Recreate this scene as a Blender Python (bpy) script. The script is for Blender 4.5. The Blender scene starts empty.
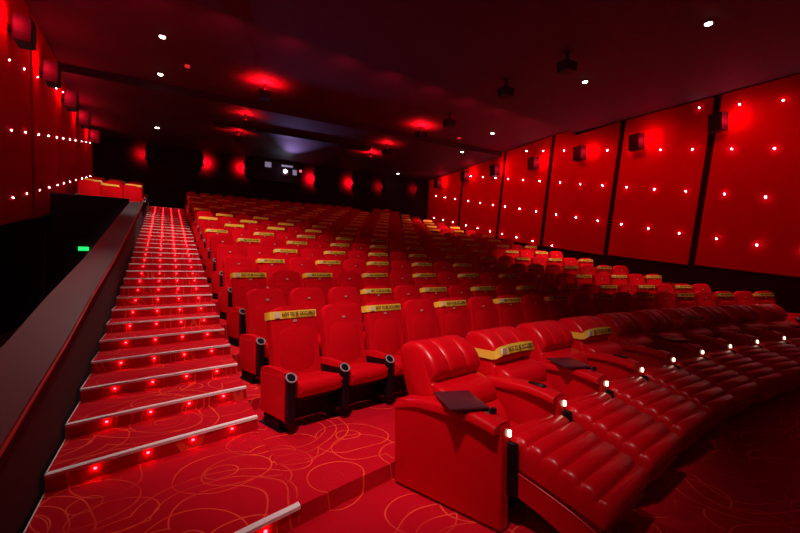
import bpy, bmesh, math, random
from mathutils import Vector, Matrix
random.seed(7)
scene = bpy.context.scene
C = scene.collection
ZO = 1.83                       # height of the camera above the lowest floor
XC, YC, R0 = 7.58, -17.1, 22.66  # centre of the seating arcs
sin, cos, pi = math.sin, math.cos, math.pi
rad = math.radians

# ------------------------------------------------------------------ materials
def new_mat(name):
    m = bpy.data.materials.new(name); m.use_nodes = True
    nt = m.node_tree
    return m, nt, nt.nodes['Principled BSDF']

def noise_bump(nt, b, scale, strength, dist=0.01):
    tc = nt.nodes.new('ShaderNodeTexCoord')
    n = nt.nodes.new('ShaderNodeTexNoise'); n.inputs['Scale'].default_value = scale
    n.inputs['Detail'].default_value = 3
    bp = nt.nodes.new('ShaderNodeBump'); bp.inputs['Strength'].default_value = strength
    bp.inputs['Distance'].default_value = dist
    nt.links.new(tc.outputs['Object'], n.inputs['Vector'])
    nt.links.new(n.outputs['Fac'], bp.inputs['Height'])
    nt.links.new(bp.outputs['Normal'], b.inputs['Normal'])
    return n

def simple(name, col, rough=0.6, metal=0.0, spec=0.5, coat=0.0, bump=None, sheen=0.0, vary=0.0):
    m, nt, b = new_mat(name)
    b.inputs['Base Color'].default_value = (*col, 1)
    b.inputs['Roughness'].default_value = rough
    b.inputs['Metallic'].default_value = metal
    b.inputs['Specular IOR Level'].default_value = spec
    b.inputs['Coat Weight'].default_value = coat
    b.inputs['Sheen Weight'].default_value = sheen
    if sheen: b.inputs['Sheen Tint'].default_value = (1, .15, .15, 1)
    n = noise_bump(nt, b, *bump) if bump else None
    if vary:
        tc = nt.nodes.new('ShaderNodeTexCoord')
        n = nt.nodes.new('ShaderNodeTexNoise'); n.inputs['Scale'].default_value = 6; n.inputs['Detail'].default_value = 4
        mx = nt.nodes.new('ShaderNodeMix'); mx.data_type = 'RGBA'
        mx.inputs[6].default_value = tuple(c * (1 - vary) for c in col) + (1,)
        mx.inputs[7].default_value = tuple(min(1, c * (1 + vary)) for c in col) + (1,)
        nt.links.new(tc.outputs['Object'], n.inputs['Vector'])
        nt.links.new(n.outputs['Fac'], mx.inputs[0]); nt.links.new(mx.outputs[2], b.inputs['Base Color'])
    return m

def emis(name, col, strength):
    m, nt, b = new_mat(name)
    b.inputs['Base Color'].default_value = (*col, 1)
    b.inputs['Emission Color'].default_value = (*col, 1)
    b.inputs['Emission Strength'].default_value = strength
    return m

M = {}
M['fabric'] = simple('red seat fabric', (.62, .0012, .008), .9, spec=.06, bump=(220, .2, .004), vary=.08)
M['shell'] = simple('red seat side panel', (.62, .002, .009), .6, spec=.15)
M['leather'] = simple('red glossy leather', (.66, .0015, .008), .30, spec=.35, bump=(45, .08, .004))
M['black'] = simple('black plastic', (.006, .002, .006), .45, spec=.3)
M['tray'] = simple('black tray laminate', (.085, .018, .028), .3, bump=(90, .2, .004))
M['ring'] = simple('grey cup holder plastic', (.34, .30, .32), .35)
M['nosing'] = simple('brushed aluminium nosing', (.97, .93, .92), .4, metal=.0)
M['plate'] = simple('brass seat number plate', (.75, .45, .35), .4, metal=.4)
M['tape'] = simple('yellow warning tape', (1.0, .68, .07), .35)
M['tape_white'] = simple('white printed square', (.75, .70, .60), .5)
M['ink'] = simple('black tape lettering', (.02, .015, .01), .6)
M['panel'] = simple('red fabric wall panel', (.55, .0012, .012), .95, spec=.05, bump=(90, .1, .004), vary=.06)
M['darkwall'] = simple('black wall paint', (.026, .005, .018), .9, spec=.1)
M['parapet'] = simple('black carpeted parapet', (.012, .003, .009), .9)
M['cap'] = simple('grey brown parapet cap', (.022, .028, .032), .5, bump=(60, .1, .003))
M['ceil'] = simple('dark maroon ceiling paint', (.095, .016, .050), .85, vary=.15)
M['ceil2'] = simple('dark purple ceiling paint', (.075, .018, .060), .85, vary=.2)
M['ceil3'] = simple('black back ceiling paint', (.050, .013, .036), .8, vary=.2)
M['speaker'] = simple('black speaker cabinet', (.014, .004, .010), .7)
M['bulb'] = emis('pinkish lamp bulb', (1, .34, .37), 110)
M['down'] = emis('warm white downlight lens', (1, .93, .78), 22)
M['led'] = emis('warm white arm marker light', (1, .92, .62), 4)
M['stepled'] = emis('red step light', (1, .007, .012), 62)
M['redlens'] = emis('red lamp lens', (1, .03, .04), 6)
M['exitgreen'] = emis('green exit sign face', (.02, .9, .18), 1.1)
M['projlens'] = emis('projector lens glare', (.85, .80, 1), 22)
M['booth'] = emis('lit booth glass', (.45, .42, .62), .35)
M['boothred'] = emis('red booth indicator', (1, .12, .16), 1.6)
M['trim'] = simple('lamp rim metal', (.08, .03, .04), .4)
M['screen'] = simple('white projection screen', (.7, .7, .7), .9)

def carpet_mat():
    m, nt, b = new_mat('red carpet with looping lines')
    N, L = nt.nodes.new, nt.links.new
    b.inputs['Roughness'].default_value = .95; b.inputs['Specular IOR Level'].default_value = .1
    tc = N('ShaderNodeTexCoord')
    dn = N('ShaderNodeTexNoise'); dn.inputs['Scale'].default_value = 1.1; dn.inputs['Detail'].default_value = 1
    L(tc.outputs['Object'], dn.inputs['Vector'])
    dv = N('ShaderNodeVectorMath'); dv.operation = 'MULTIPLY_ADD'
    dv.inputs[1].default_value = (.35, .35, 0)
    L(dn.outputs['Color'], dv.inputs[0]); L(tc.outputs['Object'], dv.inputs[2])
    flat = N('ShaderNodeVectorMath'); flat.operation = 'MULTIPLY'; flat.inputs[1].default_value = (1, 1, 0)
    L(dv.outputs[0], flat.inputs[0])
    total = None
    for i, (sc, off, freq, lo, hi) in enumerate(((1.05, (3.1, .7, 0), 4.2, .16, .46), (1.5, (7.7, 4.2, 0), 4.0, .22, .5), (.8, (1.3, 9.1, 0), 9.5, .30, .50), (2.1, (5.5, 2.6, 0), 3.0, .30, .48))):
        ad = N('ShaderNodeVectorMath'); ad.operation = 'ADD'; ad.inputs[1].default_value = off
        L(flat.outputs[0], ad.inputs[0])
        v = N('ShaderNodeTexVoronoi'); v.voronoi_dimensions = '2D'; v.inputs['Scale'].default_value = sc
        v.inputs['Randomness'].default_value = .9
        L(ad.outputs[0], v.inputs['Vector'])
        mu = N('ShaderNodeMath'); mu.operation = 'MULTIPLY'; mu.inputs[1].default_value = freq
        L(v.outputs['Distance'], mu.inputs[0])
        fr = N('ShaderNodeMath'); fr.operation = 'FRACT'; L(mu.outputs[0], fr.inputs[0])
        sb = N('ShaderNodeMath'); sb.operation = 'SUBTRACT'; sb.inputs[1].default_value = .5; L(fr.outputs[0], sb.inputs[0])
        ab = N('ShaderNodeMath'); ab.operation = 'ABSOLUTE'; L(sb.outputs[0], ab.inputs[0])
        w = .0042 * sc * freq
        mr = N('ShaderNodeMapRange'); mr.inputs['From Min'].default_value = w; mr.inputs['From Max'].default_value = w * 1.7
        mr.inputs['To Min'].default_value = 1; mr.inputs['To Max'].default_value = 0
        L(ab.outputs[0], mr.inputs['Value'])
        g1 = N('ShaderNodeMath'); g1.operation = 'GREATER_THAN'; g1.inputs[1].default_value = lo * .6; L(v.outputs['Distance'], g1.inputs[0])
        g2 = N('ShaderNodeMath'); g2.operation = 'LESS_THAN'; g2.inputs[1].default_value = hi; L(v.outputs['Distance'], g2.inputs[0])
        a = N('ShaderNodeMath'); a.operation = 'MULTIPLY'; L(g1.outputs[0], a.inputs[0]); L(g2.outputs[0], a.inputs[1])
        c = N('ShaderNodeMath'); c.operation = 'MULTIPLY'; L(a.outputs[0], c.inputs[0]); L(mr.outputs[0], c.inputs[1])
        if total is None: total = c
        else:
            mxm = N('ShaderNodeMath'); mxm.operation = 'MAXIMUM'; L(total.outputs[0], mxm.inputs[0]); L(c.outputs[0], mxm.inputs[1]); total = mxm
    fn = N('ShaderNodeTexNoise'); fn.inputs['Scale'].default_value = 1.6
    L(tc.outputs['Object'], fn.inputs['Vector'])
    fr2 = N('ShaderNodeMapRange'); fr2.inputs['From Min'].default_value = .35; fr2.inputs['From Max'].default_value = .55
    fr2.inputs['To Min'].default_value = .15; fr2.inputs['To Max'].default_value = 1
    L(fn.outputs['Fac'], fr2.inputs['Value'])
    fade = N('ShaderNodeMath'); fade.operation = 'MULTIPLY'; L(total.outputs[0], fade.inputs[0]); L(fr2.outputs[0], fade.inputs[1])
    mx = N('ShaderNodeMix'); mx.data_type = 'RGBA'
    mx.inputs[6].default_value = (.56, .002, .014, 1); mx.inputs[7].default_value = (.95, .075, .035, 1)
    L(fade.outputs[0], mx.inputs[0]); L(mx.outputs[2], b.inputs['Base Color'])
    return m
M['carpet'] = carpet_mat()

# ------------------------------------------------------------------ mesh helpers
def to_obj(name, bm, mat, parent=None, smooth=False, loc=None, rotz=None):
    me = bpy.data.meshes.new(name)
    bmesh.ops.recalc_face_normals(bm, faces=bm.faces)
    bm.to_mesh(me); bm.free()
    for mm in (mat if isinstance(mat, (list, tuple)) else [mat]): me.materials.append(mm)
    if smooth:
        for p in me.polygons: p.use_smooth = True
    o = bpy.data.objects.new(name, me); C.objects.link(o)
    if parent: o.parent = parent
    if loc is not None: o.location = loc
    if rotz is not None: o.rotation_euler = (0, 0, rotz)
    return o

def smooth_angle(o, ang=40):
    me = o.data
    for p in me.polygons: p.use_smooth = True
    me.set_sharp_from_angle(angle=rad(ang))
    return o

def add_box(bm, x0, x1, y0, y1, z0, z1, bevel=0, seg=2, mi=0, mat=None):
    r = bmesh.ops.create_cube(bm, size=1)
    vs = r['verts']
    for v in vs:
        v.co = Vector(((x0 + x1) / 2 + v.co.x * (x1 - x0), (y0 + y1) / 2 + v.co.y * (y1 - y0), (z0 + z1) / 2 + v.co.z * (z1 - z0)))
    fs = set(f for v in vs for f in v.link_faces)
    if bevel:
        es = list(set(e for v in vs for e in v.link_edges))
        rr = bmesh.ops.bevel(bm, geom=es, offset=bevel, segments=seg, profile=.5, affect='EDGES')
        fs = set(rr['faces']) | set(f for f in fs if f.is_valid)
        vs = list(set(v for f in fs for v in f.verts))
        fs = set(f for v in vs for f in v.link_faces)
    if mat is not None:
        for v in vs: v.co = mat @ v.co
    for f in fs: f.material_index = mi
    return vs

def add_prism(bm, prof, axis, a0, a1, bevel=0, seg=2, mi=0):
    """prof: closed (u,v) polygon; axis 'x': (y,z) extruded in x; 'y': (x,z) extruded in y; 'z': (x,y)."""
    def mk(u, v, a):
        return {'x': (a, u, v), 'y': (u, a, v), 'z': (u, v, a)}[axis]
    A = [bm.verts.new(mk(u, v, a0)) for u, v in prof]
    B = [bm.verts.new(mk(u, v, a1)) for u, v in prof]
    n = len(prof); fs = []
    fs.append(bm.faces.new(A)); fs.append(bm.faces.new(B[::-1]))
    for i in range(n):
        fs.append(bm.faces.new((A[i], A[(i + 1) % n], B[(i + 1) % n], B[i])))
    if bevel:
        es = list(set(fs[0].edges) | set(fs[1].edges))
        rr = bmesh.ops.bevel(bm, geom=es, offset=bevel, segments=seg, profile=.5, affect='EDGES')
        fs = [f for f in fs if f.is_valid] + list(rr['faces'])
    for f in fs:
        if f.is_valid: f.material_index = mi
    return fs

def add_cyl(bm, c, r, h, n=16, axis='z', r2=None, mi=0, mat=None):
    r2 = r if r2 is None else r2
    rr = bmesh.ops.create_cone(bm, cap_ends=True, segments=n, radius1=r, radius2=r2, depth=h)
    R = {'z': Matrix.Identity(4), 'x': Matrix.Rotation(pi / 2, 4, 'Y'), 'y': Matrix.Rotation(pi / 2, 4, 'X')}[axis]
    for v in rr['verts']:
        v.co = R @ v.co
        if mat is not None: v.co = mat @ v.co
        v.co += Vector(c)
    for f in set(f for v in rr['verts'] for f in v.link_faces): f.material_index = mi
    return rr['verts']

def add_torus(bm, c, R, r, rot, n=20, m=8, mi=0, sx=1.0):
    rings = []
    for i in range(n):
        a = 2 * pi * i / n; ring = []
        for j in range(m):
            b = 2 * pi * j / m
            p = Vector(((R + r * cos(b)) * cos(a) * sx, (R + r * cos(b)) * sin(a), r * sin(b)))
            ring.append(bm.verts.new(rot @ p + Vector(c)))
        rings.append(ring)
    for i in range(n):
        for j in range(m):
            f = bm.faces.new((rings[i][j], rings[(i + 1) % n][j], rings[(i + 1) % n][(j + 1) % m], rings[i][(j + 1) % m])); f.material_index = mi

def round_poly(pts, rads, seg=5):
    out = []
    n = len(pts)
    for i, (p, r) in enumerate(zip(pts, rads)):
        p = Vector(p); a = Vector(pts[i - 1]) - p; b = Vector(pts[(i + 1) % n]) - p
        if r <= 0: out.append(tuple(p)); continue
        la, lb = a.length, b.length; a.normalize(); b.normalize()
        ang = a.angle(b); d = min(r / math.tan(ang / 2), la * .49, lb * .49)
        s, e = p + a * d, p + b * d
        for k in range(seg + 1):
            t = k / seg
            q = s * (1 - t) ** 2 + p * 2 * t * (1 - t) + e * t * t
            out.append(tuple(q))
    return out

def loft(bm, stations, mi=0):
    """stations: list of (x, closed list of (y,z)) with equal counts."""
    rows = [[bm.verts.new((x, y, z)) for y, z in prof] for x, prof in stations]
    n = len(rows[0])
    for a, b in zip(rows, rows[1:]):
        for i in range(n):
            f = bm.faces.new((a[i], a[(i + 1) % n], b[(i + 1) % n], b[i])); f.material_index = mi
    bm.faces.new(rows[0][::-1]).material_index = mi
    bm.faces.new(rows[-1]).material_index = mi

def empty(name, loc, rz=0):
    o = bpy.data.objects.new(name, None); C.objects.link(o)
    o.location = loc; o.rotation_euler = (0, 0, rz); o.empty_display_size = .2
    return o

def tag(o, label=None, cat=None, group=None, kind=None):
    if label: o['label'] = label
    if cat: o['category'] = cat
    if group: o['group'] = group
    if kind: o['kind'] = kind
    return o

def copy_tree(o, parent=None):
    c = o.copy(); C.objects.link(c)
    if parent: c.parent = parent
    for ch in list(o.children): copy_tree(ch, c)
    return c

ORD = ['', 'first', 'second', 'third', 'fourth', 'fifth', 'sixth', 'seventh', 'eighth', 'ninth', 'tenth', 'eleventh', 'twelfth',
       'thirteenth', 'fourteenth', 'fifteenth', 'sixteenth', 'seventeenth', 'eighteenth', 'nineteenth', 'twentieth',
       'twenty-first', 'twenty-second', 'twenty-third', 'twenty-fourth', 'twenty-fifth', 'twenty-sixth', 'twenty-seventh',
       'twenty-eighth', 'twenty-ninth', 'thirtieth', 'thirty-first', 'thirty-second', 'thirty-third', 'thirty-fourth']

def arcY(R, X): return YC + math.sqrt((R0 + R) ** 2 - (X - XC) ** 2)
def polar(R, th): return XC + (R0 + R) * sin(th), YC + (R0 + R) * cos(th)

# ------------------------------------------------------------------ seating levels
NR = 17
RT = {1: .2}                      # radius of the tape line of every row
for k in range(2, NR + 1): RT[k] = 1.62 + 1.355 * (k - 2)
F = {1: -1.69, 2: -1.56, 3: -1.31, 4: -1.04, 5: -.76, 6: -.46, 7: -.16, 8: .16}
for k in range(9, NR + 1): F[k] = .16 + .31 * (k - 8)
F = {k: v + ZO for k, v in F.items()}

# ------------------------------------------------------------------ room shell
XL, XR, YB = -3.55, 18.25, 28.3
def edge0(X):                      # front edge of the first platform
    th = math.degrees(math.atan2(X - XC, 20))
    return arcY(-1.53 + max(0, th + 15) * .0167, X)

# lowest floor
bm = bmesh.new(); add_box(bm, XL, XR, -6, 3.9, -.15, 0)
tag(to_obj('floor', bm, M['carpet']), kind='structure')
# row platforms as one stepped floor
bm = bmesh.new()
xs = [.862 + (XR - .862) * i / 40 for i in range(41)]
prev = None
for k in range(1, NR + 1):
    def fy(X, k=k): return edge0(X) if k == 1 else min(arcY(RT[k] - 1.08, X), YB)
    def ny(X, k=k): return YB if k == NR else min(arcY(RT[k + 1] - 1.08, X), YB)
    top0 = [bm.verts.new((x, fy(x), F[k])) for x in xs]
    top1 = [bm.verts.new((x, ny(x), F[k])) for x in xs]
    lowz = 0 if k == 1 else F[k - 1]
    if prev is None: low = [bm.verts.new((x, fy(x), lowz)) for x in xs]
    else: low = prev
    for i in range(40):
        bm.faces.new((top0[i], top0[i + 1], top1[i + 1], top1[i]))
        bm.faces.new((low[i], low[i + 1], top0[i + 1], top0[i]))
    # left side closing face of this tier
    a = bm.verts.new((xs[0], fy(xs[0]), -.1)); b2 = bm.verts.new((xs[0], ny(xs[0]), -.1))
    bm.faces.new((top0[0], top1[0], b2, a))
    prev = top1
tag(to_obj('floor', bm, M['carpet']), kind='structure')

# entrance passage left of the parapet and the walls
def struct(name, bm, mat):
    return tag(to_obj(name, bm, mat), kind='structure')
bm = bmesh.new(); add_box(bm, XL, -1.0, 3.9, 18.7, -.15, 0.0)
struct('floor', bm, M['parapet'])
bm = bmesh.new(); add_box(bm, XL - .2, XL, -6, YB + .2, -.15, 9.6); struct('wall_left', bm, M['darkwall'])
bm = bmesh.new(); add_box(bm, XR, XR + .2, -6, YB + .2, -.15, 9.6); struct('wall_right', bm, M['darkwall'])
bm = bmesh.new(); add_box(bm, XL, XR, YB, YB + .2, -.15, 9.6); struct('wall_back', bm, M['darkwall'])

# ceilings: a raised front field, a middle coffer, a low back field
def ceil_piece(y00, y01, y10, y11, z0, z1, mat):
    bm = bmesh.new()
    v = [bm.verts.new(p) for p in ((XL, y00, z0), (XR, y01, z0), (XR, y11, z1), (XL, y10, z1))]
    u = [bm.verts.new((q.co.x, q.co.y, q.co.z + .4)) for q in v]
    bm.faces.new(v[::-1]); bm.faces.new(u)
    for i in range(4): bm.faces.new((v[i], v[(i + 1) % 4], u[(i + 1) % 4], u[i]))
    struct('ceiling', bm, mat)
ceil_piece(-6, -6, 12.15, 14.5, 6.15 + ZO, 7.02 + ZO, M['ceil2'])
ceil_piece(12.15, 14.5, 19.5, 19.8, 7.28 + ZO, 7.28 + ZO, M['ceil'])
ceil_piece(19.5, 19.8, YB, YB, 6.98 + ZO, 6.98 + ZO, M['ceil3'])

def ceil_z(x, y):
    t = (x - XL) / (XR - XL)
    ya = 12.15 + t * 2.35
    if y < ya: return 6.15 + ZO + (y + 6) / (ya + 6) * .87
    if y < 19.65: return 7.28 + ZO
    return 6.98 + ZO

# front wall with the screen, behind the camera
bm = bmesh.new(); add_box(bm, XL, XR, -6.2, -6, -.15, 9.6); struct('wall_front', bm, M['darkwall'])
bm = bmesh.new(); add_box(bm, 0, 15, -5.99, -5.93, 0.0, 7.0, .01)
tag(to_obj('projection_screen', bm, M['screen']), 'wide blank projection screen on the front wall', 'screen')

# ------------------------------------------------------------------ wall panels
def panel_bottom(y):            # lower edge of the red panels (height rises with the rake)
    pts = [(-6, -1.5), (7.2, .08), (8.9, .28), (12.7, .75), (16.6, 1.32), (20.2, 1.95), (24.2, 2.85), (28.3, 3.6)]
    for (a, za), (b, zb) in zip(pts, pts[1:]):
        if y <= b: return max(-1.6, za + (zb - za) * (y - a) / (b - a)) + ZO
    return pts[-1][1] + ZO
bars = [-6.4, -2.6, 1.25, 5.08, 8.95, 12.68, 16.6, 20.2, 24.2, 28.6]   # at panel foot
LEAN = .135
for side in ('right', 'left'):
    xw = XR if side == 'right' else XL
    s = -1 if side == 'right' else 1
    n = 0
    for a, b in zip(bars, bars[1:]):
        if b < 1: continue
        n += 1
        g = .13
        za, zb = panel_bottom(a), panel_bottom(b)
        prof = []
        def lean(y, z, z0): return y - LEAN * (z - z0)
        ya, yb = a + g, b - g
        topa = ceil_z(xw, lean(ya, 9, za)) - .05; topb = ceil_z(xw, lean(yb, 9, zb)) - .05
        p = [(ya, za), (yb, zb), (lean(yb, topb, zb), topb), (lean(ya, topa, za), topa)]
        if p[2][0] > 12.15 + (2.35 if side == 'right' else 0) > p[3][0]:
            yc = 12.15 + (2.33 if side == 'right' else 0)
            p[3:3] = [(yc, topb), (yc, topa)]
        p = [(min(y, YB - .05), z) for y, z in p]
        bm = bmesh.new()
        add_prism(bm, p, 'x', xw + s * .002, xw + s * .07, bevel=.012, seg=2)
        o = to_obj('wall_panel', bm, M['panel'])
        if side == 'right': lab = 'slanted red fabric wall panel, %s from the front on the right wall' % ORD[n]
        else: lab = 'red fabric wall panel, %s from the front on the left wall' % ORD[n]
        tag(o, lab, 'wall panel', 'red wall panels')

# ------------------------------------------------------------------ small wall lamps
bm = bmesh.new(); add_cyl(bm, (0, 0, .012), .042, .024, 14, mi=0)
r = bmesh.ops.create_uvsphere(bm, u_segments=10, v_segments=6, radius=.025)
for v in r['verts']: v.co = v.co + Vector((0, 0, .034))
for f in set(f for v in r['verts'] for f in v.link_faces): f.material_index = 1
lamp0 = to_obj('wall_lamp', bm, [M['trim'], M['bulb']], smooth=False)
used = False
rowdef = {'D': (13.6, .81), 'A': (9.45, 1.58), 'B': (9.2, 3.23), 'C': (8.9, 4.84), 'E': (8.7, 6.42)}
rown = {'D': 'lowest', 'A': 'second lowest', 'B': 'middle', 'C': 'second highest', 'E': 'highest'}
rowleft = {'A': (20, 2.92), 'B': (20, 4.66), 'C': (20, 6.4)}
for side in ('right', 'left'):
    xw = XR if side == 'right' else XL
    s = -1 if side == 'right' else 1
    for rw, (yr, zr) in (rowdef if side == 'right' else rowleft).items():
        cnt = 0
        for bi in range(2, len(bars) - 1):
            a, b = bars[bi], bars[bi + 1]
            for q in range(3):
                y0 = a + .62 + q * 1.28
                # walk the lean so that lamps keep clear of the slanted gaps
                z = zr + ZO + .226 * (y0 - yr)
                y = y0 - LEAN * (z - panel_bottom(a))
                z = zr + ZO + .226 * (y - yr)
                if z < panel_bottom(y) + .10 or z > ceil_z(xw, y) - .35 or y < 2 or y > YB - .5: continue
                cnt += 1
                o = lamp0 if not used else lamp0.copy()
                if used: C.objects.link(o)
                used = True
                o.location = (xw + s * .07, y, z)
                o.rotation_euler = (0, s * pi / 2, 0)
                if side == 'left': o.scale = (.6, .6, .6)
                tag(o, 'small glowing lamp, %s from the front, %s row, %s wall' % (ORD[cnt], rown[rw], side), 'wall lamp', 'wall lamps on the red panels')

# ------------------------------------------------------------------ wall speakers with a red lamp behind
def make_speaker():
    t = empty('wall_speaker', (0, 0, 0))
    bm = bmesh.new()     # local: wall at y=0, faces -y
    add_prism(bm, [(-.29, 0), (.29, 0), (.23, -.34), (-.23, -.34)], 'z', -.33, .33, bevel=.01)
    for v in bm.verts: v.co.y -= .14
    to_obj('cabinet', bm, M['speaker'], t)
    bm = bmesh.new(); add_box(bm, -.20, .20, -.495, -.48, -.30, .30, .005)
    to_obj('grille', bm, M['black'], t)
    bm = bmesh.new(); add_box(bm, -.05, .05, -.16, 0, -.05, .05, .005); add_box(bm, -.1, .1, -.015, 0, -.1, .1)
    to_obj('bracket', bm, M['black'], t)
    return t
sp0 = make_speaker()
sp_used = False
def place_speaker(x, y, z, rz, label):
    global sp_used
    o = sp0 if not sp_used else copy_tree(sp0)
    sp_used = True
    o.location = (x, y, z); o.rotation_euler = (0, 0, rz)
    tag(o, label, 'speaker', 'wall surround speakers')
    return o
def lamp(kind, name, loc, energy, col, size=.1, rot=None, spot=None, blend=.6, parent=None):
    L = bpy.data.lights.new(name, kind); L.energy = energy; L.color = col
    if kind == 'SPOT': L.spot_size = rad(spot); L.spot_blend = blend; L.shadow_soft_size = size
    elif kind == 'POINT': L.shadow_soft_size = size
    elif kind == 'AREA': L.size = size
    o = bpy.data.objects.new(name, L); C.objects.link(o); o.location = loc
    if rot is not None: o.rotation_euler = rot
    return o
def aim(o, tgt):
    d = Vector(tgt) - o.location
    o.rotation_euler = d.to_track_quat('-Z', 'Y').to_euler()
RED = (1, .006, .030)
for i, (y, z) in enumerate(((4.9, 5.35), (7.97, 5.57), (11.07, 5.63), (13.96, 5.81), (16.98, 5.93), (20.13, 6.15), (23.14, 6.35), (26.4, 6.4))):
    place_speaker(XR - .07, y, z + ZO, -pi / 2, 'black surround speaker, %s from the front high on the right wall' % ORD[i + 1])
    lamp('POINT', 'speaker_halo_lamp', (XR - .30, y - .50, z + ZO + .05), 24, RED, .06)
    place_speaker(XL + .07, y, z + ZO, pi / 2, 'black surround speaker, %s from the front high on the left wall' % ORD[i + 1])
    lamp('POINT', 'speaker_halo_lamp', (XL + .30, y - .50, z + ZO + .1), 30, RED, .06)
for i, (x, z, side) in enumerate(((-.79, 6.42, -1), (1.69, 6.38, 1), (4.57, 6.34, -1), (9.1, 6.17, -1), (11.9, 6.18, -1), (14.3, 6.16, -1), (17.3, 6.3, -1))):
    place_speaker(x, YB, z + ZO - .1, 0, 'black surround speaker on the back wall, %s from the left' % ORD[i + 1])
    q = lamp('SPOT', 'speaker_halo_lamp', (x + side * .42, YB - .34, z + ZO - .16), (130, 330, 330, 400, 330, 60, 40)[i], (1, .004, .012), .05, spot=150, blend=.8)
    aim(q, (x + side * .40, YB, z + ZO - .16))

# hanging ceiling speakers, the lit ones throw a red pool on the ceiling
def make_ceiling_speaker(lit):
    t = empty('ceiling_speaker', (0, 0, 0))
    bm = bmesh.new(); add_prism(bm, [(-.20, 0), (.20, 0), (.26, .30), (-.26, .30)], 'y', -.2, .2, bevel=.012)
    for v in bm.verts: v.co.z -= .62
    to_obj('cabinet', bm, M['speaker'], t)
    bm = bmesh.new(); add_box(bm, -.03, .03, -.03, .03, -.34, 0); add_box(bm, -.09, .09, -.09, .09, -.02, 0)
    to_obj('ceiling_bracket', bm, M['black'], t)
    return t
cs = make_ceiling_speaker(True); n = 0
spots = [(3.39, 17.4, 900), (3.2, 20.6, 330), (3.24, 23.2, 600), (11.4, 18.4, 750), (10.9, 21.2, 300), (10.9, 23.4, 600), (10.9, 9.0, 0), (10.8, 11.6, 0), (11.6, 16.2, 0)]
for i, (x, y, e) in enumerate(spots):
    o = cs if i == 0 else copy_tree(cs)
    z = ceil_z(x, y)
    o.location = (x, y, z)
    side = 'left' if x < 6 else 'right'
    lab = ('black speaker hanging under a red glow on the ceiling, %s back in the %s column' % (ORD[i % 3 + 1], side)) if e else ('unlit black speaker hanging from the dark right ceiling, %s from the front' % ORD[i - 5])
    tag(o, lab, 'speaker', 'ceiling speakers')
    if e:
        q = lamp('SPOT', 'ceiling_glow_lamp', (x, y - .02, z - .295), e * 1.3, (1, .004, .01), .04, spot=165, blend=.3)
        q.rotation_euler = (pi, 0, 0)

# recessed downlights
bm = bmesh.new(); add_cyl(bm, (0, 0, -.012), .13, .024, 20, mi=0); add_cyl(bm, (0, 0, -.03), .085, .014, 16, mi=1)
dl = None
downs = [(-.17, 15.5), (-.25, 18.6), (-.44, 24.9), (12.6, 5.85), (13.2, 10.1), (15.2, 17.3), (15.4, 20.2), (15.0, 27.4)]
for i, (x, y) in enumerate(downs):
    if dl is None: dl = to_obj('downlight', bm, [M['trim'], M['down']]); o = dl
    else: o = dl.copy(); C.objects.link(o)
    o.location = (x, y, ceil_z(x, y) - .001)
    lab = ('white downlight above the left aisle, %s from the front' % ORD[i + 1]) if x < 5 else ('white downlight on the right side of the ceiling, %s from the front' % ORD[i - 2])
    tag(o, lab, 'downlight', 'recessed downlights')
bm = bmesh.new(); add_cyl(bm, (0, 0, -.03), .09, .06, 16)
o = to_obj('smoke_detector', bm, M['redlens']); o.location = (.62, 17.3, 7.28 + ZO)
M['redlens'].node_tree.nodes['Principled BSDF'].inputs['Emission Strength'].default_value = .5
tag(o, 'round detector glowing dull red on the ceiling near the left aisle', 'detector')
o = o.copy(); C.objects.link(o); o.location = (14.2, 18.9, 7.28 + ZO)
tag(o, 'round detector glowing dull red between the right downlights', 'detector')

# ceiling seams and vents
bm = bmesh.new()
for y in (22.6,): add_box(bm, 2.0, 10.4, y - .25, y + .25, 6.98 + ZO - .12, 6.98 + ZO, .01)
tag(to_obj('ceiling_duct', bm, M['speaker']), 'low black duct running across the rear ceiling', 'duct')

# projection booth on the back wall
t = empty('projection_booth_front', (6.9, YB, 6.25 + ZO))
bm = bmesh.new(); add_box(bm, -2.1, 1.0, -.30, 0, -.75, .62, .01)
to_obj('housing', bm, M['speaker'], t)
bm = bmesh.new(); add_box(bm, -.25, .18, -.34, -.30, -.32, .14, .01); to_obj('port_frame', bm, M['trim'], t)
bm = bmesh.new(); r_ = bmesh.ops.create_uvsphere(bm, u_segments=14, v_segments=8, radius=.11)
for v in r_['verts']: v.co = Vector((v.co.x - .05, v.co.y - .36, v.co.z - .02))
to_obj('projector_lens', bm, M['projlens'], t)
for nm, x0, x1, z0, z1, mt in (('port_window', -1.35, -.95, .12, .45, 'booth'), ('port_window', -.30, .45, .28, .40, 'booth'), ('port_window', .45, .72, -.2, .15, 'booth'), ('indicator', 1.05 - .15, 1.2 - .15, .05, .2, 'boothred')):
    bm = bmesh.new(); add_box(bm, x0, x1, -.33, -.30, z0, z1); to_obj(nm, bm, M[mt], t)
tag(t, 'black projection booth front with a bright lens on the back wall', 'projection booth')

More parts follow.
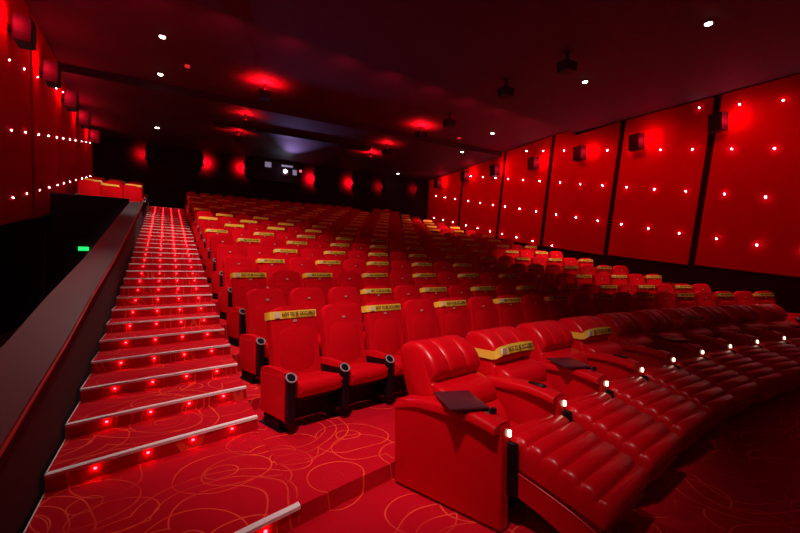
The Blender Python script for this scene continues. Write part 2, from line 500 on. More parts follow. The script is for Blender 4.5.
# ------------------------------------------------------------------ stairs
def step_levels():
    out = [(-1.53, F[1], 0.0)]
    for k in range(2, NR + 1):
        out.append((RT[k] - 1.65, F[k], None))
        if k < NR: out.append((RT[k] - 1.65 + .68, (F[k] + F[k + 1]) / 2, None))
    return out
SL = step_levels()
def stairs(xa, xb, label, lights, side_strip):
    root = empty('aisle_stairs', ((xa + xb) / 2, arcY(-1.53, xa), 0))
    ox, oy, oz = root.location
    nled = 0
    far = bmesh.new(); anyfar = False
    for i, (R, z, _) in enumerate(SL):
        zb = 0 if i == 0 else SL[i - 1][1]
        n = 6
        X = [xa + (xb - xa) * j / n for j in range(n + 1)]
        f0 = [min(arcY(R, x), YB - .2) for x in X]
        f1 = [YB - .02 for x in X] if i == len(SL) - 1 else [arcY(SL[i + 1][0], x) + .03 for x in X]
        bm = bmesh.new()
        poly = [(x - ox, y - oy) for x, y in zip(X, f0)] + [(x - ox, y - oy) for x, y in zip(X[::-1], f1[::-1])]
        add_prism(bm, poly, 'z', max(-.1, zb - .35), z)
        st = to_obj('step', bm, M['carpet'], root)
        # metal nosing along the front edge and a thin strip up the left side
        bm = bmesh.new()
        poly = [(x - ox, y - oy - .012) for x, y in zip(X, f0)] + [(x - ox, y - oy + .045) for x, y in zip(X[::-1], f0[::-1])]
        add_prism(bm, poly, 'z', z - .018, z + .006)
        if side_strip:
            poly = [(xa - ox - .004, f0[0] - oy), (xa - ox + .004, f0[0] - oy), (xa - ox + .004, f1[0] - oy), (xa - ox - .004, f1[0] - oy)]
            add_prism(bm, poly, 'z', z - .01, z + .006)
        to_obj('nosing', bm, M['nosing'], st)
        if lights:
            for q in (.18, .40, .62, .84):
                x = xa + (xb - xa) * q; y = arcY(R, x)
                h = z - zb
                b_ = bmesh.new() if nled < 100 else far
                add_box(b_, x - ox - .011, x - ox + .011, y - oy - .016, y - oy, zb + h * .55, zb + h * .55 + .016, .003, 1)
                if nled < 100: to_obj('step_light', b_, M['stepled'], st)
                else: anyfar = True
                nled += 1
    if anyfar: tag(to_obj('step_light', far, M['stepled'], root), kind='stuff')
    else: far.free()
    tag(root, label, 'stairs')
stairs(-.74, .86, 'red carpeted stairs with pale metal nosings and red step lights beside the parapet', True, True)
stairs(14.45, 16.05, 'far right carpeted stairs beyond the ends of the seat rows', False, False)

# parapet between stairs and entrance passage
par = empty('parapet', (-.97, 2, 0))
pts = [(1.0, -1.35), (2.0, -1.16), (4.8, -.67), (6.2, -.37), (8.5, .06), (18.72, 2.33)]
bm = bmesh.new()
prof = [(y - 2, z + ZO - .05) for y, z in pts]
prof = [(pts[0][0] - 2, 0)] + prof + [(pts[-1][0] - 2, 0)]
add_prism(bm, prof, 'x', -.15, .20)
to_obj('wall_body', bm, M['parapet'], par)
bm = bmesh.new()
prof = [(y - 2, z + ZO - .05) for y, z in pts] + [(y - 2, z + ZO) for y, z in pts[::-1]]
add_prism(bm, prof, 'x', -.19, .215, bevel=.012)
to_obj('cap', bm, M['cap'], par)
bm = bmesh.new()
prof = [(y - 2, z + ZO - .055) for y, z in pts] + [(y - 2, z + ZO - .03) for y, z in pts[::-1]]
add_prism(bm, prof, 'x', .20, .222)
to_obj('marker_strip', bm, simple('dull red marker strip', (.6, .02, .03), .5), par)
tag(par, 'long sloping black parapet with a grey cap beside the stairs', 'parapet')

# left rear block: platforms and guard wall
LB = .50
bm = bmesh.new()
for k in (12, 13, 14, 15, 16, 17):
    X = [XL, -2.9, -2.2, -1.5, -.76]
    a = [max(arcY(RT[k] - 1.08, x), 18.72) for x in X] if k > 12 else [18.72] * 5
    b = [arcY(RT[k + 1] - 1.08, x) for x in X] if k < 17 else [YB] * 5
    poly = list(zip(X, a)) + list(zip(X, b))[::-1]
    add_prism(bm, poly, 'z', 0, F[k] + LB)
struct('floor', bm, M['parapet'])
t = empty('guard_wall', (-2.3, 18.6, 0))
bm = bmesh.new(); add_box(bm, XL + 2.3 + .01, 1.12, 0, .10, 0, 2.36 + ZO)
to_obj('wall_body', bm, M['parapet'], t)
bm = bmesh.new(); add_box(bm, XL + 2.3 + .01, 1.12, -.05, .12, 2.36 + ZO, 2.41 + ZO, .01)
to_obj('cap', bm, M['cap'], t)
tag(t, 'black guard wall with a thin cap in front of the left rear seats', 'guard wall')
# exit door and sign at the end of the passage
t = empty('door_1', (-2.55, 18.585, 0)); t['kind'] = 'structure'
bm = bmesh.new(); add_box(bm, -.5, .5, -.04, 0, 0, 2.05, .01); to_obj('door_leaf', bm, M['speaker'], t)
bm = bmesh.new(); add_box(bm, .33, .40, -.09, -.04, .98, 1.06, .01); to_obj('door_handle', bm, M['ring'], t)
bm = bmesh.new(); add_box(bm, -.10, .20, -.08, 0, -.07, .07, .008)
o = to_obj('exit_sign', bm, [M['exitgreen']]); o.location = (-2.57, 18.58, .50 + ZO)
tag(o, 'green lit sign above the passage, showing past the parapet', 'exit sign')

# ------------------------------------------------------------------ fabric chair (parts as meshes)
TILT = rad(11)
def TM(): return Matrix.Translation((0, -.165, .40)) @ Matrix.Rotation(-TILT, 4, 'X')
def text_mesh(s, size, ext, mat, name):
    cu = bpy.data.curves.new(name, 'FONT'); cu.body = s; cu.size = size; cu.offset = .0009; cu.extrude = ext
    cu.align_x = 'CENTER'; cu.align_y = 'CENTER'
    o = bpy.data.objects.new(name, cu); C.objects.link(o)
    bpy.context.view_layer.update()
    dg = bpy.context.evaluated_depsgraph_get()
    me = bpy.data.meshes.new_from_object(o.evaluated_get(dg))
    bpy.data.objects.remove(o); me.name = name
    me.materials.clear(); me.materials.append(mat)
    return me

def bm_back():
    bm = bmesh.new()
    H = .835
    out = round_poly([(-.295, 0), (.295, 0), (.290, H), (-.290, H)], [.03, .03, .15, .15], 7)
    add_prism(bm, out, 'y', -.055, .055, bevel=.034, seg=3)
    # padded front swell
    inner = round_poly([(-.22, .12), (.22, .12), (.205, .60), (-.205, .60)], [.1] * 4, 5)
    add_prism(bm, inner, 'y', -.060, -.02, bevel=.03, seg=3)
    m = TM()
    for v in bm.verts: v.co = m @ v.co
    return bm
def bm_backshell():
    bm = bmesh.new()
    out = round_poly([(-.285, .0), (.285, .0), (.27, .66), (-.27, .66)], [.03, .03, .1, .1], 5)
    add_prism(bm, out, 'y', .05, .072, bevel=.008, seg=1)
    m = TM()
    for v in bm.verts: v.co = m @ v.co
    return bm
def bm_seat():
    bm = bmesh.new()
    prof = round_poly([(-.14, .33), (-.14, .47), (-.64, .52), (-.68, .44), (-.62, .35)], [.02, .05, .06, .06, .05], 4)
    add_prism(bm, prof, 'x', -.262, .262, bevel=.035, seg=3)
    return bm
def bm_pan():
    bm = bmesh.new()
    prof = [(-.12, .27), (-.12, .34), (-.60, .36), (-.58, .31), (-.3, .25)]
    add_prism(bm, prof, 'x', -.25, .25, bevel=.01, seg=1)
    add_box(bm, -.24, .24, -.2, -.12, .24, .34, .01, 1)
    add_box(bm, -.26, .26, -.34, -.24, .04, .26, .01, 1)
    return bm
def bm_armcap(x):
    bm = bmesh.new()
    prof = round_poly([(-.06, .545), (-.06, .60), (-.30, .625), (-.56, .615), (-.585, .57)], [.01, .02, .05, .03, .01], 4)
    add_prism(bm, prof, 'x', x - .040, x + .040, bevel=.014, seg=2)
    return bm
def bm_armpanel(x, hw=.036):
    bm = bmesh.new()
    prof = [(-.07, .13), (-.05, .55), (-.58, .58), (-.61, .56), (-.60, .13)]
    add_prism(bm, prof, 'x', x - hw, x + hw, bevel=.008, seg=1)
    return bm
def bm_front(x):     # rounded black front post carrying the cup holder
    bm = bmesh.new()
    prof = round_poly([(x - .045, -.57), (x + .045, -.57), (x + .045, -.65), (x - .045, -.65)], [0, 0, .045, .045], 4)
    a = [bm.verts.new((px, py, .12)) for px, py in prof]
    add_box(bm, x - .028, x + .028, -.42, -.12, 0, .14)
    add_box(bm, x - .05, x + .05, -.50, -.05, 0, .012)
    b = [bm.verts.new((px, py - (0.0 if py > -.6 else 0), .615 if py > -.6 else .54)) for px, py in prof]
    n = len(prof)
    bm.faces.new(a); bm.faces.new(b[::-1])
    for i in range(n): bm.faces.new((a[i], a[(i + 1) % n], b[(i + 1) % n], b[i]))
    return bm
def bm_ring(x):
    bm = bmesh.new()
    rot = Matrix.Rotation(rad(48), 3, 'X')
    add_torus(bm, (x, -.615, .575), .050, .0085, rot, 20, 6, mi=0, sx=1.08)
    m4 = Matrix.Rotation(rad(48), 4, 'X')
    add_cyl(bm, (x, -.608, .570), .047, .012, 18, mi=1, mat=m4)
    return bm
def bm_plate():
    bm = bmesh.new(); add_box(bm, -.022, .022, -.0665, -.060, .655, .68)
    m = TM()
    for v in bm.verts: v.co = m @ v.co
    return bm
def bm_foot():
    bm = bmesh.new()
    for s in (-1, 1): add_box(bm, s * .345 - .03 - s * .0, s * .345 + .03, -.5, -.02, 0, .03, .005, 1)
    return bm

meshes = {}
def mk(name, bm, mat, smooth_a=40):
    o = to_obj(name, bm, mat); smooth_angle(o, smooth_a)
    me = o.data; bpy.data.objects.remove(o); return me
A = .345
ME = dict(back=mk('backrest', bm_back(), M['fabric'], 50), shell=mk('back_shell', bm_backshell(), M['black']), seat=mk('seat', bm_seat(), M['fabric'], 50),
          pan=mk('seat_pan', bm_pan(), M['black']), plate=mk('number_plate', bm_plate(), M['plate']))
for s, sx in (('l', -A), ('r', A)):
    ME['cap' + s] = mk('armrest', bm_armcap(sx), M['fabric'], 50)
    ME['pan' + s] = mk('side_panel', bm_armpanel(sx), M['black'])
    ME['end' + s] = mk('side_panel', bm_armpanel(sx, .045), M['shell'])
    ME['post' + s] = mk('front_post', bm_front(sx), M['black'])
    ME['ring' + s] = mk('cup_holder', bm_ring(sx), [M['ring'], M['black']])

def child(name, me, parent):
    o = bpy.data.objects.new(name, me); C.objects.link(o); o.parent = parent; return o
def chair_proto(left_end, right_end, full=True):
    t = empty('cinema_chair', (0, 0, 0))
    b = child('backrest', ME['back'], t)
    child('back_shell', ME['shell'], t)
    if full: child('number_plate', ME['plate'], b)
    child('seat', ME['seat'], t); child('seat_pan', ME['pan'], t)
    for s in (['l'] + (['r'] if right_end else [])):
        end = (s == 'l' and left_end) or (s == 'r' and right_end)
        a = child('armrest', ME['cap' + s], t)
        child('side_panel', ME[('end' if end else 'pan') + s], t)
        child('front_post', ME['post' + s], t)
        child('cup_holder', ME['ring' + s], a)
    return t
def joined(left_end, right_end):
    keys = ['back', 'shell', 'seat', 'pan', 'capl', ('endl' if left_end else 'panl'), 'postl', 'ringl'] + (['capr', 'endr', 'postr', 'ringr'] if right_end else [])
    bm = bmesh.new(); mats = []
    for k in keys:
        me = ME[k]; n0 = len(bm.faces); bm.from_mesh(me); bm.faces.ensure_lookup_table()
        for f in bm.faces[n0:]:
            mt = me.materials[f.material_index]
            if mt not in mats: mats.append(mt)
            f.material_index = mats.index(mt)
    me = bpy.data.meshes.new('cinema_chair'); bm.to_mesh(me); bm.free()
    for m_ in mats: me.materials.append(m_)
    return me
J = {(a, b): joined(a, b) for a, b in ((False, False), (True, False), (False, True))}

# tape: a band wrapped round the backrest, printed on the front
def tape_mesh():
    bm = bmesh.new()
    zc, hh = .742, .042
    loop = round_poly([(-.303, -.066), (.303, -.066), (.303, .082), (-.303, .082)], [.028] * 4, 4)
    lo, up, lo2, up2 = [], [], [], []
    n = len(loop)
    for x, y in loop:
        sag = .012 * (1 - (x / .3) ** 2)
        yy = y - (.016 if y < 0 and abs(x) < .24 else 0)
        lo.append(bm.verts.new((x, yy, zc - hh + sag * .0))); up.append(bm.verts.new((x * .995, yy, zc + hh)))
        k = .985
        lo2.append(bm.verts.new((x * k, yy * .93, zc - hh))); up2.append(bm.verts.new((x * .995 * k, yy * .93, zc + hh)))
    for i in range(n):
        j = (i + 1) % n
        bm.faces.new((lo[i], lo[j], up[j], up[i])); bm.faces.new((lo2[j], lo2[i], up2[i], up2[j]))
        bm.faces.new((up[i], up[j], up2[j], up2[i])); bm.faces.new((lo[j], lo[i], lo2[i], lo2[j]))
    m = TM()
    for v in bm.verts: v.co = m @ v.co
    return mk('warning_tape', bm, M['tape'])
TAPE = tape_mesh()
txt = text_mesh('NOT TO BE OCCUPIED', .050, .0012, M['ink'], 'lettering')
mm = TM() @ Matrix.Translation((.045, -.0838, .742)) @ Matrix.Rotation(pi / 2, 4, 'X') @ Matrix.Diagonal((.82, 1.25, 1, 1))
for v in txt.vertices: v.co = mm @ v.co
bm = bmesh.new(); add_box(bm, -.255, -.200, -.0832, -.076, .712, .774)
m_ = TM()
for v in bm.verts: v.co = m_ @ v.co
SQ = mk('printed_square', bm, M['tape_white'])
TJ = None

protos = {k: chair_proto(*k) for k in ((False, False), (True, False), (False, True))}
unused = dict(protos)
def put_chair(key, full, x, y, z, rz, label, group):
    if full:
        if key in unused: o = unused.pop(key)
        else: o = copy_tree(protos[key])
    else:
        o = bpy.data.objects.new('cinema_chair', J[key]); C.objects.link(o)
    o.location = (x, y, z); o.rotation_euler = (0, 0, rz)
    tag(o, label, 'chair', group)
    return o
def put_tape(full, x, y, z, rz, label, group):
    o = bpy.data.objects.new('warning_tape', TAPE); C.objects.link(o)
    o.location = (x, y, z); o.rotation_euler = (0, 0, rz)
    if full:
        child('lettering', txt, o); child('printed_square', SQ, o)
    tag(o, label, 'tape', group)

PITCH = .69
taped = {1: (0, 2), 2: (3, 2), 3: (0, 2), 4: (1, 2), 5: (2, 2), 6: (1, 2), 7: (0, 2), 8: (1, 2), 9: (0, 2), 10: (1, 2), 11: (0, 2), 12: (1, 2), 13: (0, 2), 14: (1, 2), 15: (0, 2), 16: (1, 2), 17: (0, 2)}
stuff = bmesh.new(); stuff_mats = list(J[(False, False)].materials)
nind = 0
for k in range(1, NR + 1):
    R = RT[k]
    th0 = math.asin((.95 - XC) / (R0 + R)); th1 = math.asin((14.25 - XC) / (R0 + R))
    n = int((th1 - th0) * (R0 + R) / PITCH + .35)
    pa = (th1 - th0) / n
    if k <= 3: pa = PITCH / (R0 + R)
    for j in range(n):
        th = th0 + (j + .5) * pa
        if k >= 16 and 15 <= j <= 16: continue
        x, y = polar(R, th); z = F[k]
        st, stp = taped[k]
        tp = j >= st and (j - st) % stp == 0
        if k >= 16 and not (k == 16 and j < 3):
            M4 = Matrix.Translation((x, y, z)) @ Matrix.Rotation(-th, 4, 'Z')
            for me_ in ([J[(False, False)]]):
                tmp = bmesh.new(); tmp.from_mesh(me_); bmesh.ops.transform(tmp, matrix=M4, verts=tmp.verts)
                t_me = bpy.data.meshes.new('tmp'); tmp.to_mesh(t_me); tmp.free(); stuff.from_mesh(t_me); bpy.data.meshes.remove(t_me)
            continue
        key = (j == 0, j == n - 1)
        lab = '%s red fabric chair, %s from the left in the %s fabric row' % ('taped' if tp else 'untaped', ORD[j + 1], ORD[k])
        put_chair(key, k <= 9, x, y, z, -th, lab, 'red fabric chairs of the main block'); nind += 1
        if tp:
            put_tape(k <= 7, x, y, z, -th, 'yellow tape round the %s chair from the left, %s fabric row' % (ORD[j + 1], ORD[k]), 'yellow tapes on the chairs')
stuff_o = to_obj('cinema_chair', stuff, stuff_mats)
tag(stuff_o, 'dim red fabric chairs of the two rearmost rows under the projector', 'chairs', kind='stuff')
# left rear block
for k, side in ((12, 0), (13, 1), (14, 0)):
    for j in range(3):
        R = RT[k] + .35; X = -2.60 + j * .69
        th = math.asin((X - XC) / (R0 + R)); x, y = polar(R, th)
        tp = (j % 2) != side
        put_chair((False, j == 2), False, x, y, F[k] + LB, -th, 'red chair, %s from the left, %s row of the small left rear block' % (ORD[j + 1], ORD[k - 11]), 'red chairs of the left rear block'); nind += 1
        if tp: put_tape(False, x, y, F[k] + LB, -th, 'yellow tape on the %s chair, %s row of the left rear block' % (ORD[j + 1], ORD[k - 11]), 'yellow tapes on the chairs')


# ------------------------------------------------------------------ recliners
RP = .945
def ribbed(path, nribs, width, depth_fn, bump=.030, x_edge=.06, yz_edge=.05, valley=.2):
    """path: list of (y,z) along the top surface; cushion hangs below it; ribs run across x."""
    P = [Vector(p) for p in path]
    L = [0]
    for a, b in zip(P, P[1:]): L.append(L[-1] + (b - a).length)
    N = nribs * 8
    def at(s):
        d = s * L[-1]
        for i in range(len(P) - 1):
            if d <= L[i + 1] + 1e-9:
                t = (d - L[i]) / (L[i + 1] - L[i]); return P[i].lerp(P[i + 1], t), (P[i + 1] - P[i]).normalized()
        return P[-1], (P[-1] - P[-2]).normalized()
    def prof(e):
        up, dn = [], []
        for i in range(N + 1):
            s = i / N
            p, t = at(s); nrm = Vector((-t.y, t.x))
            if nrm.y < 0: nrm = -nrm
            ph = (s * nribs) % 1.0
            b = bump * (abs(sin(pi * ph)) ** .42)
            end = min(1, min(s, 1 - s) / yz_edge); end = math.sqrt(max(0, 1 - (1 - end) ** 2))
            d = depth_fn(s)
            h = (b * e + (d * .5) * (e * .9 + .1 - 1)) * 1
            up.append(tuple(p + nrm * (b * e - (1 - e) * d * .45 - (1 - end) * d * .4)))
            dn.append(tuple(p - nrm * (d - (1 - e) * d * .15 - (1 - end) * d * .3)))
        return up + dn[::-1]
    st = []
    for u, e in ((0, 0), (.15, .5), (.4, .8), (1, 1)): st.append((-width / 2 + u * x_edge, prof(e)))
    st.append((0, prof(1.04)))
    for u, e in ((1, 1), (.4, .8), (.15, .5), (0, 0)): st.append((width / 2 - u * x_edge, prof(e)))
    bm = bmesh.new(); loft(bm, st); return bm

def smooth_curve(pts, n=24):
    # Catmull-Rom
    out = []
    P = [pts[0]] + list(pts) + [pts[-1]]
    for i in range(1, len(P) - 2):
        for t_ in range(n // (len(pts) - 1)):
            t = t_ / (n // (len(pts) - 1))
            q = []
            for c in range(2):
                a, b, cc, d = P[i - 1][c], P[i][c], P[i + 1][c], P[i + 2][c]
                q.append(.5 * ((2 * b) + (-a + cc) * t + (2 * a - 5 * b + 4 * cc - d) * t * t + (-a + 3 * b - 3 * cc + d) * t ** 3))
            out.append(tuple(q))
    out.append(pts[-1]); return out

def bm_rec_arm(x, first):
    bm = bmesh.new(); w = .095
    side = round_poly([(0, .02), (0, .72), (-.35, .755), (-.70, .765), (-1.0, .745), (-1.0, .02)], [.0, .03, .2, .2, .03, .0], 4)
    A_ = []; n = len(side)
    # outline shrinks a little towards the front on the outer side (slanted crease)
    L_, R_ = [], []
    for (y, z) in side:
        tw = max(0, (-y - .58)) * .16
        L_.append(bm.verts.new((x - w + tw, y, z))); R_.append(bm.verts.new((x + w - tw * .2, y, z)))
    fa = bm.faces.new(L_); fb = bm.faces.new(R_[::-1])
    for i in range(n): bm.faces.new((L_[i], L_[(i + 1) % n], R_[(i + 1) % n], R_[i]))
    bmesh.ops.bevel(bm, geom=list(set(fa.edges) | set(fb.edges)), offset=.016, segments=3, profile=.5, affect='EDGES')
    return bm
def bm_rec_side(x):      # padded top roll on the arm
    bm = bmesh.new()
    crest = smooth_curve([(.01, .69), (-.25, .765), (-.55, .795), (-.80, .79), (-.99, .755)], 20)
    st = []
    w = .100
    for u, dz in ((-1, -.028), (-.93, -.010), (-.75, .002), (0, .012), (.75, .002), (.93, -.010), (1, -.028)):
        st.append((x + u * w, [(y, z + dz) for y, z in crest] + [(y, z - .055) for y, z in crest[::-1]]))
    loft(bm, st); return bm
def rec_shear(p_):
    return (p_[0] + .20 * max(0, min(1, (p_[1] - .42) / .7)), p_[1])
def bm_rec_back():
    bm = bmesh.new()
    W = .67
    # front face curve of the backrest, from the seat up, over the headrest and down behind
    front = [(-.62, .44), (-.60, .55), (-.55, .62), (-.50, .645), (-.535, .70), (-.52, .78), (-.45, .83), (-.36, .855), (-.385, .90), (-.415, .955), (-.40, 1.05), (-.33, 1.13), (-.22, 1.17), (-.08, 1.155), (.0, 1.08), (.02, .95), (.0, .7), (-.05, .40), (-.30, .34)]
    st = []
    nx = 26
    for i in range(nx + 1):
        u = -1 + 2 * i / nx
        e = math.sqrt(max(0, 1 - max(0, (abs(u) - .80) / .20) ** 2)) if abs(u) > .80 else 1
        seam = 0
        for sx in (-.38, .38): seam = max(seam, math.exp(-((u - sx) / .035) ** 2))
        cx, cz = -.2, .8
        prof = []
        for (y, z) in smooth_curve(front + [front[0]], 72)[:-1]:
            k = (.86 + .14 * e)
            yy, zz = cx + (y - cx) * k, (cz + (z - cz) * k)
            if z > .88:
                d = Vector((yy - cx, zz - cz)).normalized() * (.030 * seam)
                yy -= d.x; zz -= d.y
            prof.append((yy, zz))
        st.append((u * W / 2 - .02, [rec_shear(p_) for p_ in prof]))
    loft(bm, st)
    return bm
def bm_rec_seat():
    path = smooth_curve([(-.40, .43), (-.65, .46), (-.90, .50)], 12)
    return ribbed(path, 2, .74, lambda s: .14, .03)
def bm_rec_foot():
    path = smooth_curve([(-.86, .575), (-.98, .615), (-1.13, .595), (-1.35, .525), (-1.56, .445), (-1.70, .355)], 30)
    return ribbed(path, 7, .74, lambda s: .215 - .03 * s, .034, x_edge=.05, yz_edge=.06)
def bm_rec_skirt():      # smooth apron with a raised piped edge under the ribbed pad
    bm = bmesh.new()
    top = smooth_curve([(-.88, .44), (-1.05, .41), (-1.20, .375), (-1.45, .30), (-1.64, .22)], 24)
    bot = smooth_curve([(-.88, .26), (-1.02, .25), (-1.17, .215), (-1.38, .14), (-1.54, .05)], 24)
    for xa, xb in ((-.385, .385),):
        T0 = [bm.verts.new((xa, y, z)) for y, z in top]; B0 = [bm.verts.new((xa, y, z)) for y, z in bot]
        T1 = [bm.verts.new((xb, y, z)) for y, z in top]; B1 = [bm.verts.new((xb, y, z)) for y, z in bot]
        n = len(top)
        for i in range(n - 1):
            bm.faces.new((T0[i], T0[i + 1], B0[i + 1], B0[i])); bm.faces.new((T1[i], B1[i], B1[i + 1], T1[i + 1]))
            bm.faces.new((T0[i], T1[i], T1[i + 1], T0[i + 1])); bm.faces.new((B0[i], B0[i + 1], B1[i + 1], B1[i]))
        bm.faces.new((T0[0], B0[0], B1[0], T1[0])); bm.faces.new((T0[-1], T1[-1], B1[-1], B0[-1]))
    return bm
def bm_rec_piping(x):
    bm = bmesh.new()
    top = smooth_curve([(-.88, .44), (-1.05, .41), (-1.20, .375), (-1.45, .30), (-1.64, .22)], 24)
    for x in (x,):
        rings = []
        for y, z in top: rings.append([bm.verts.new((x + .007 * cos(a), y + .003 * sin(a), z + .007 * sin(a))) for a in [pi * 2 * q / 6 for q in range(6)]])
        for a, b in zip(rings, rings[1:]):
            for q in range(6): bm.faces.new((a[q], a[(q + 1) % 6], b[(q + 1) % 6], b[q]))
    return bm
def bm_rec_base():
    bm = bmesh.new(); add_box(bm, -.36, .36, -.90, -.02, .02, .40, .01, 1)
    return bm
def bm_tray():
    bm = bmesh.new()
    m = Matrix.Translation((-.45, -.60, .825)) @ Matrix.Rotation(rad(-32), 4, 'Z')
    add_box(bm, -.15, .15, -.21, .21, -.011, .011, .010, 2, mat=m)
    return bm
def bm_tray_arm():
    bm = bmesh.new(); add_cyl(bm, (-.43, -.80, .785), .035, .06, 14); add_box(bm, -.46, -.37, -.88, -.72, .775, .80, .008, 1)
    add_cyl(bm, (-.40, -.87, .795), .022, .05, 12)
    return bm
RM = dict(arml=mk('arm_panel', bm_rec_arm(-RP / 2, True), M['leather'], 35), armr=mk('arm_panel', bm_rec_arm(RP / 2, True), M['leather'], 35),
          padl=mk('arm_pad', bm_rec_side(-RP / 2), M['leather'], 50), padr=mk('arm_pad', bm_rec_side(RP / 2), M['leather'], 50),
          back=mk('backrest', bm_rec_back(), M['leather'], 60), seat=mk('seat', bm_rec_seat(), M['leather'], 60),
          foot=mk('footrest', bm_rec_foot(), M['leather'], 60), skirt=mk('footrest_apron', bm_rec_skirt(), M['leather'], 40),
          base=mk('base', bm_rec_base(), M['black']), pipe=mk('piping', bm_rec_piping(-.383), M['leather'], 60), pipe2=mk('piping', bm_rec_piping(.383), M['leather'], 60), tray=mk('tray_table', bm_tray(), M['tray'], 30), hinge=mk('tray_hinge', bm_tray_arm(), M['black'], 40))
def bm_button(x):
    bm = bmesh.new(); add_box(bm, x - .035, x + .035, -1.012, -.995, .585, .65, .006, 1)
    return bm
def bm_led(x):
    bm = bmesh.new(); add_box(bm, x + .050, x + .072, -1.022, -.998, .655, .705, .006, 1)
    return bm
RM['ledl'] = mk('marker_light', bm_led(-RP / 2), M['led'])
def bm_cupr(x):
    bm = bmesh.new(); add_box(bm, x + .05, x + .10, -1.07, -.86, .24, .62, .02, 2); return bm
RM['switch'] = mk('control_box', bm_cupr(-RP / 2), M['black'])
bm = bmesh.new(); add_box(bm, -RP / 2 - .03, -RP / 2 + .03, -.86, -.70, .79, .815, .008, 1)
RM['socket'] = mk('tray_socket', bm, M['black'])
def rec_proto(last, tray=True):
    t = empty('recliner', (0, 0, 0))
    child('arm_panel', RM['arml'], t); p = child('arm_pad', RM['padl'], t)
    child('marker_light', RM['ledl'], t); child('control_box', RM['switch'], t)
    if tray: tr = child('tray_table', RM['tray'], t); child('tray_hinge', RM['hinge'], tr)
    else: child('tray_socket', RM['socket'], t)
    if last: child('arm_panel', RM['armr'], t); child('arm_pad', RM['padr'], t)
    child('base', RM['base'], t); child('seat', RM['seat'], t); child('backrest', RM['back'], t)
    f = child('footrest', RM['foot'], t); child('footrest_apron', RM['skirt'], f); child('piping', RM['pipe'], f); child('piping', RM['pipe2'], f)
    return t
# tape bands hugging the recliner headrest
def rec_tape():
    bm = bmesh.new()
    W = .67; rows = []
    def front(u):
        e = math.sqrt(max(0, 1 - max(0, (abs(u) - .80) / .20) ** 2)) if abs(u) > .80 else 1
        k = .86 + .14 * e
        out = []
        for y, z in ((-.424, .945), (-.421, 1.035)):
            out.append(rec_shear((-.2 + (y + .2) * k - .014, .8 + (z - .8) * k + .018 * (1 - u * u))))
        return out
    us = [-1 + 2 * i / 24 for i in range(25)]
    for u in us: rows.append([(u * (W / 2 + .018) - .02, *p_) for p_ in front(u)])
    for sx in (1, -1):
        x = sx * (W / 2 + .022) - .02
        seq = [(x, [(y_, z_) for (y_, z_) in ((yy, .915 + .0 * yy), (yy, 1.0))]) for yy in ((-.22, -.02, .20) if sx == 1 else (.20, -.02, -.22))]
        add = [[(x_, y_, z_) for y_, z_ in pr] for x_, pr in seq]
        if sx == 1: rows += add
        else: rows = rows + [[(.26, .215, .915), (.26, .215, 1.0)], [(-.30, .215, .915), (-.30, .215, 1.0)]] + add
    n = len(rows)
    V = []
    for r_ in rows:
        c_ = Vector((-.02, -.05, 0)); o_ = []
        for p_ in r_: o_.append(bm.verts.new(p_))
        for p_ in r_[::-1]:
            d_ = (c_ - Vector((p_[0], p_[1], 0))).normalized() * .006
            o_.append(bm.verts.new(Vector(p_) + d_ * .6))
        V.append(o_)
    for i in range(n):
        a, b = V[i], V[(i + 1) % n]
        for q in range(4): bm.faces.new((a[q], b[q], b[(q + 1) % 4], a[(q + 1) % 4]))
    return mk('warning_tape', bm, M['tape'])
RTAPE = rec_tape()
rtxt = text_mesh('NOT TO BE OCCUPIED', .055, .0012, M['ink'], 'lettering')
mm = Matrix.Translation((.03, -.292, 1.007)) @ Matrix.Rotation(pi / 2 - .30, 4, 'X') @ Matrix.Diagonal((.80, 1.2, 1, 1))
for v in rtxt.vertices: v.co = mm @ v.co
bm = bmesh.new(); add_box(bm, -.30, -.235, -.291, -.270, .965, 1.03)
RSQ = mk('printed_square', bm, M['tape_white'])
rp = rec_proto(False); rl = rec_proto(True, False); rn = rec_proto(False, False)
NREC = 10
for k in range(NREC):
    th = rad(-15.95 + 2.7 * (k + .5)); R = -1.6 + .045 * k
    x, y = polar(R, th)
    if k == 0: o = rp
    elif k == NREC - 1: o = rl
    elif k == 1: o = rn
    else: o = copy_tree(rp if k in (2, 5) else rn)
    o.location = (x, y, 0); o.rotation_euler = (0, 0, -th)
    tp = k in (1, 3, 6)
    lab = 'red leather recliner with ribbed footrest, %s from the left in the front row%s' % (ORD[k + 1], ', taped off' if tp else '')
    tag(o, lab, 'recliner', 'red leather recliners in the front row')
    if tp:
        q = bpy.data.objects.new('warning_tape', RTAPE); C.objects.link(q); q.location = (x, y, 0); q.rotation_euler = (0, 0, -th)
        child('lettering', rtxt, q); child('printed_square', RSQ, q)
        tag(q, 'yellow warning tape across the headrest of the %s recliner from the left' % ORD[k + 1], 'tape', 'yellow tapes on the recliners')

# ------------------------------------------------------------------ light
WARM = (1, .72, .70)
def spot(x, y, z, tgt, e, size, col=WARM, soft=.25, blend=.8):
    z = min(z, ceil_z(x, y) - .1)
    o = lamp('SPOT', 'ceiling_spot', (x, y, z), e, col, soft, spot=size, blend=blend); aim(o, tgt); return o
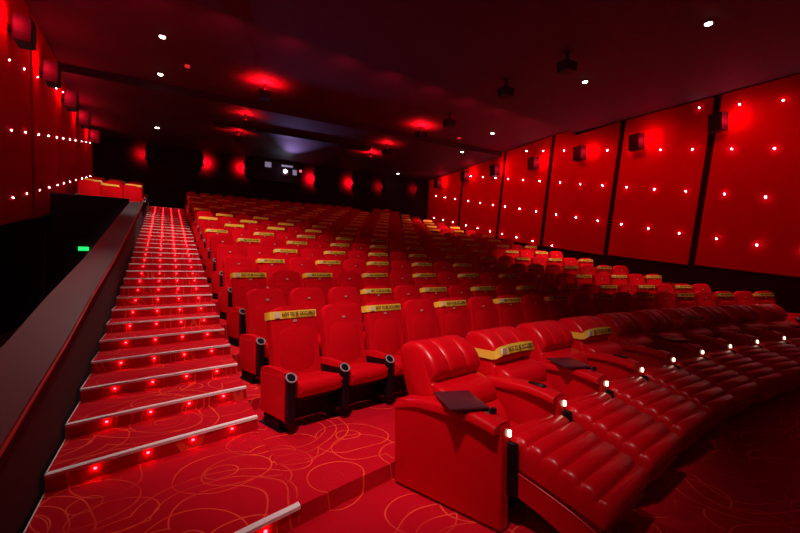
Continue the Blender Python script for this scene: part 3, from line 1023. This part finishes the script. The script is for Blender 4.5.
# unseen spots added ahead of the visible downlights to brighten rows and stairs
spot(-.6, .6, 7.4, (2.6, 4.4, .6), 2100, 44, soft=.15, blend=1)
spot(-.2, 4.5, 8.4, (3.0, 8.4, .9), 1500, 56, soft=.15, blend=1)
spot(-.2, 7.2, 8.9, (2.2, 11.4, 1.8), 1700, 54, soft=.15, blend=1)
spot(-.2, 10.4, 9.0, (1.9, 14.8, 2.6), 1500, 50, soft=.15, blend=1)
spot(.1, 10.0, 9.0, (-.1, 6.8, .4), 1000, 44, col=(1, .84, .78), soft=.12, blend=1)  # added spot, lights the treads from behind so risers stay darker
spot(.1, 5.2, 7.4, (.4, 3.2, 0), 260, 60, soft=.12, blend=1)
for i, (x, y) in enumerate(downs):
    e = (1300, 900, 700, 1700, 3000, 2600, 1500, 100)[i]
    dx, dy = ((.2, 1.4), (-1.7, 2.2), (.3, -1.5), (.0, .5), (.2, .8), (-1.6, .6), (-1.8, .6), (0, 0))[i]
    spot(x, y, ceil_z(x, y) - .08, (x + dx, y + dy, 2), e, 52, col=(1, .80, .70) if i < 3 else (1, .62, .50), soft=.09)
# red spots without fittings, added to brighten the wall panels
for y in (3, 7, 11, 15, 19, 23, 26.5):
    o = lamp('SPOT', 'wall_panel_fill', (XR - 2.6, y, ceil_z(XR, y) - .15), (150, 230, 270, 260, 220, 150, 100)[(3, 7, 11, 15, 19, 23, 26.5).index(y)], RED, .2, spot=120, blend=.9); aim(o, (XR, y, panel_bottom(y) + 2.2))
    o = lamp('SPOT', 'wall_panel_fill', (XL + .9, y, ceil_z(XL, y) - .15), 34, RED, .1, spot=110, blend=.9); aim(o, (XL, y, panel_bottom(y) + 2.5))
# red lamps added to redden and brighten the middle ceiling field
for x in (-2.5, -.5, 1.5, 3.5, 5.5, 7.5, 9.5, 11.5, 13.5, 15.5, 17.2):
    t_ = (x - XL) / (XR - XL)
    o = lamp('SPOT', 'coffer_fill', (x, 12.6 + 2.35 * t_, 6.75 + ZO), 20, (1, .03, .10), .3, spot=165, blend=1); aim(o, (x, 18.5, 7.28 + ZO))
# bluish fill added at the projector to tint the ceiling purple
o = lamp('SPOT', 'ceiling_tint_fill', (6.9, YB - .6, 6.25 + ZO), 700, (.55, .35, 1), .1, spot=50, blend=1); aim(o, (6, 8, 6.9 + ZO))
# lamp added at the booth for the bluish patch on the rear ceiling
o = lamp('SPOT', 'rear_ceiling_fill', (6.9, YB - .5, 6.2 + ZO), 26, (.62, .80, 1), .1, spot=60, blend=.9); aim(o, (6.0, 25.4, 6.98 + ZO))

w = bpy.data.worlds.new('world'); scene.world = w; w.use_nodes = True
w.node_tree.nodes['Background'].inputs[0].default_value = (.02, .004, .018, 1)
w.node_tree.nodes['Background'].inputs[1].default_value = .2

# ------------------------------------------------------------------ camera
yaw, pitch, roll = .5093, .0027, .0152
r0 = Vector((cos(yaw), -sin(yaw), 0)); d0 = Vector((sin(yaw), cos(yaw), 0)); up = Vector((0, 0, 1))
fwd = cos(pitch) * d0 + sin(pitch) * up; up2 = -sin(pitch) * d0 + cos(pitch) * up
rt = cos(roll) * r0 + sin(roll) * up2; up3 = -sin(roll) * r0 + cos(roll) * up2
mw = Matrix((rt, up3, -fwd)).transposed().to_4x4(); mw.translation = Vector((0, 0, ZO))
cd = bpy.data.cameras.new('camera'); cam = bpy.data.objects.new('camera', cd); C.objects.link(cam)
cam.matrix_world = mw; cd.sensor_width = 36; cd.lens = 421.5 / 800 * 36; cd.clip_start = .05; cd.clip_end = 200
scene.camera = cam
vs = scene.view_settings
vs.view_transform = 'Standard'; vs.look = 'None'; vs.gamma = 1; vs.use_curve_mapping = False; vs.exposure = 0.0
scene.cycles.max_bounces = 5; scene.cycles.diffuse_bounces = 3
scene.cycles.sample_clamp_indirect = 3
scene.cycles.use_light_tree = True
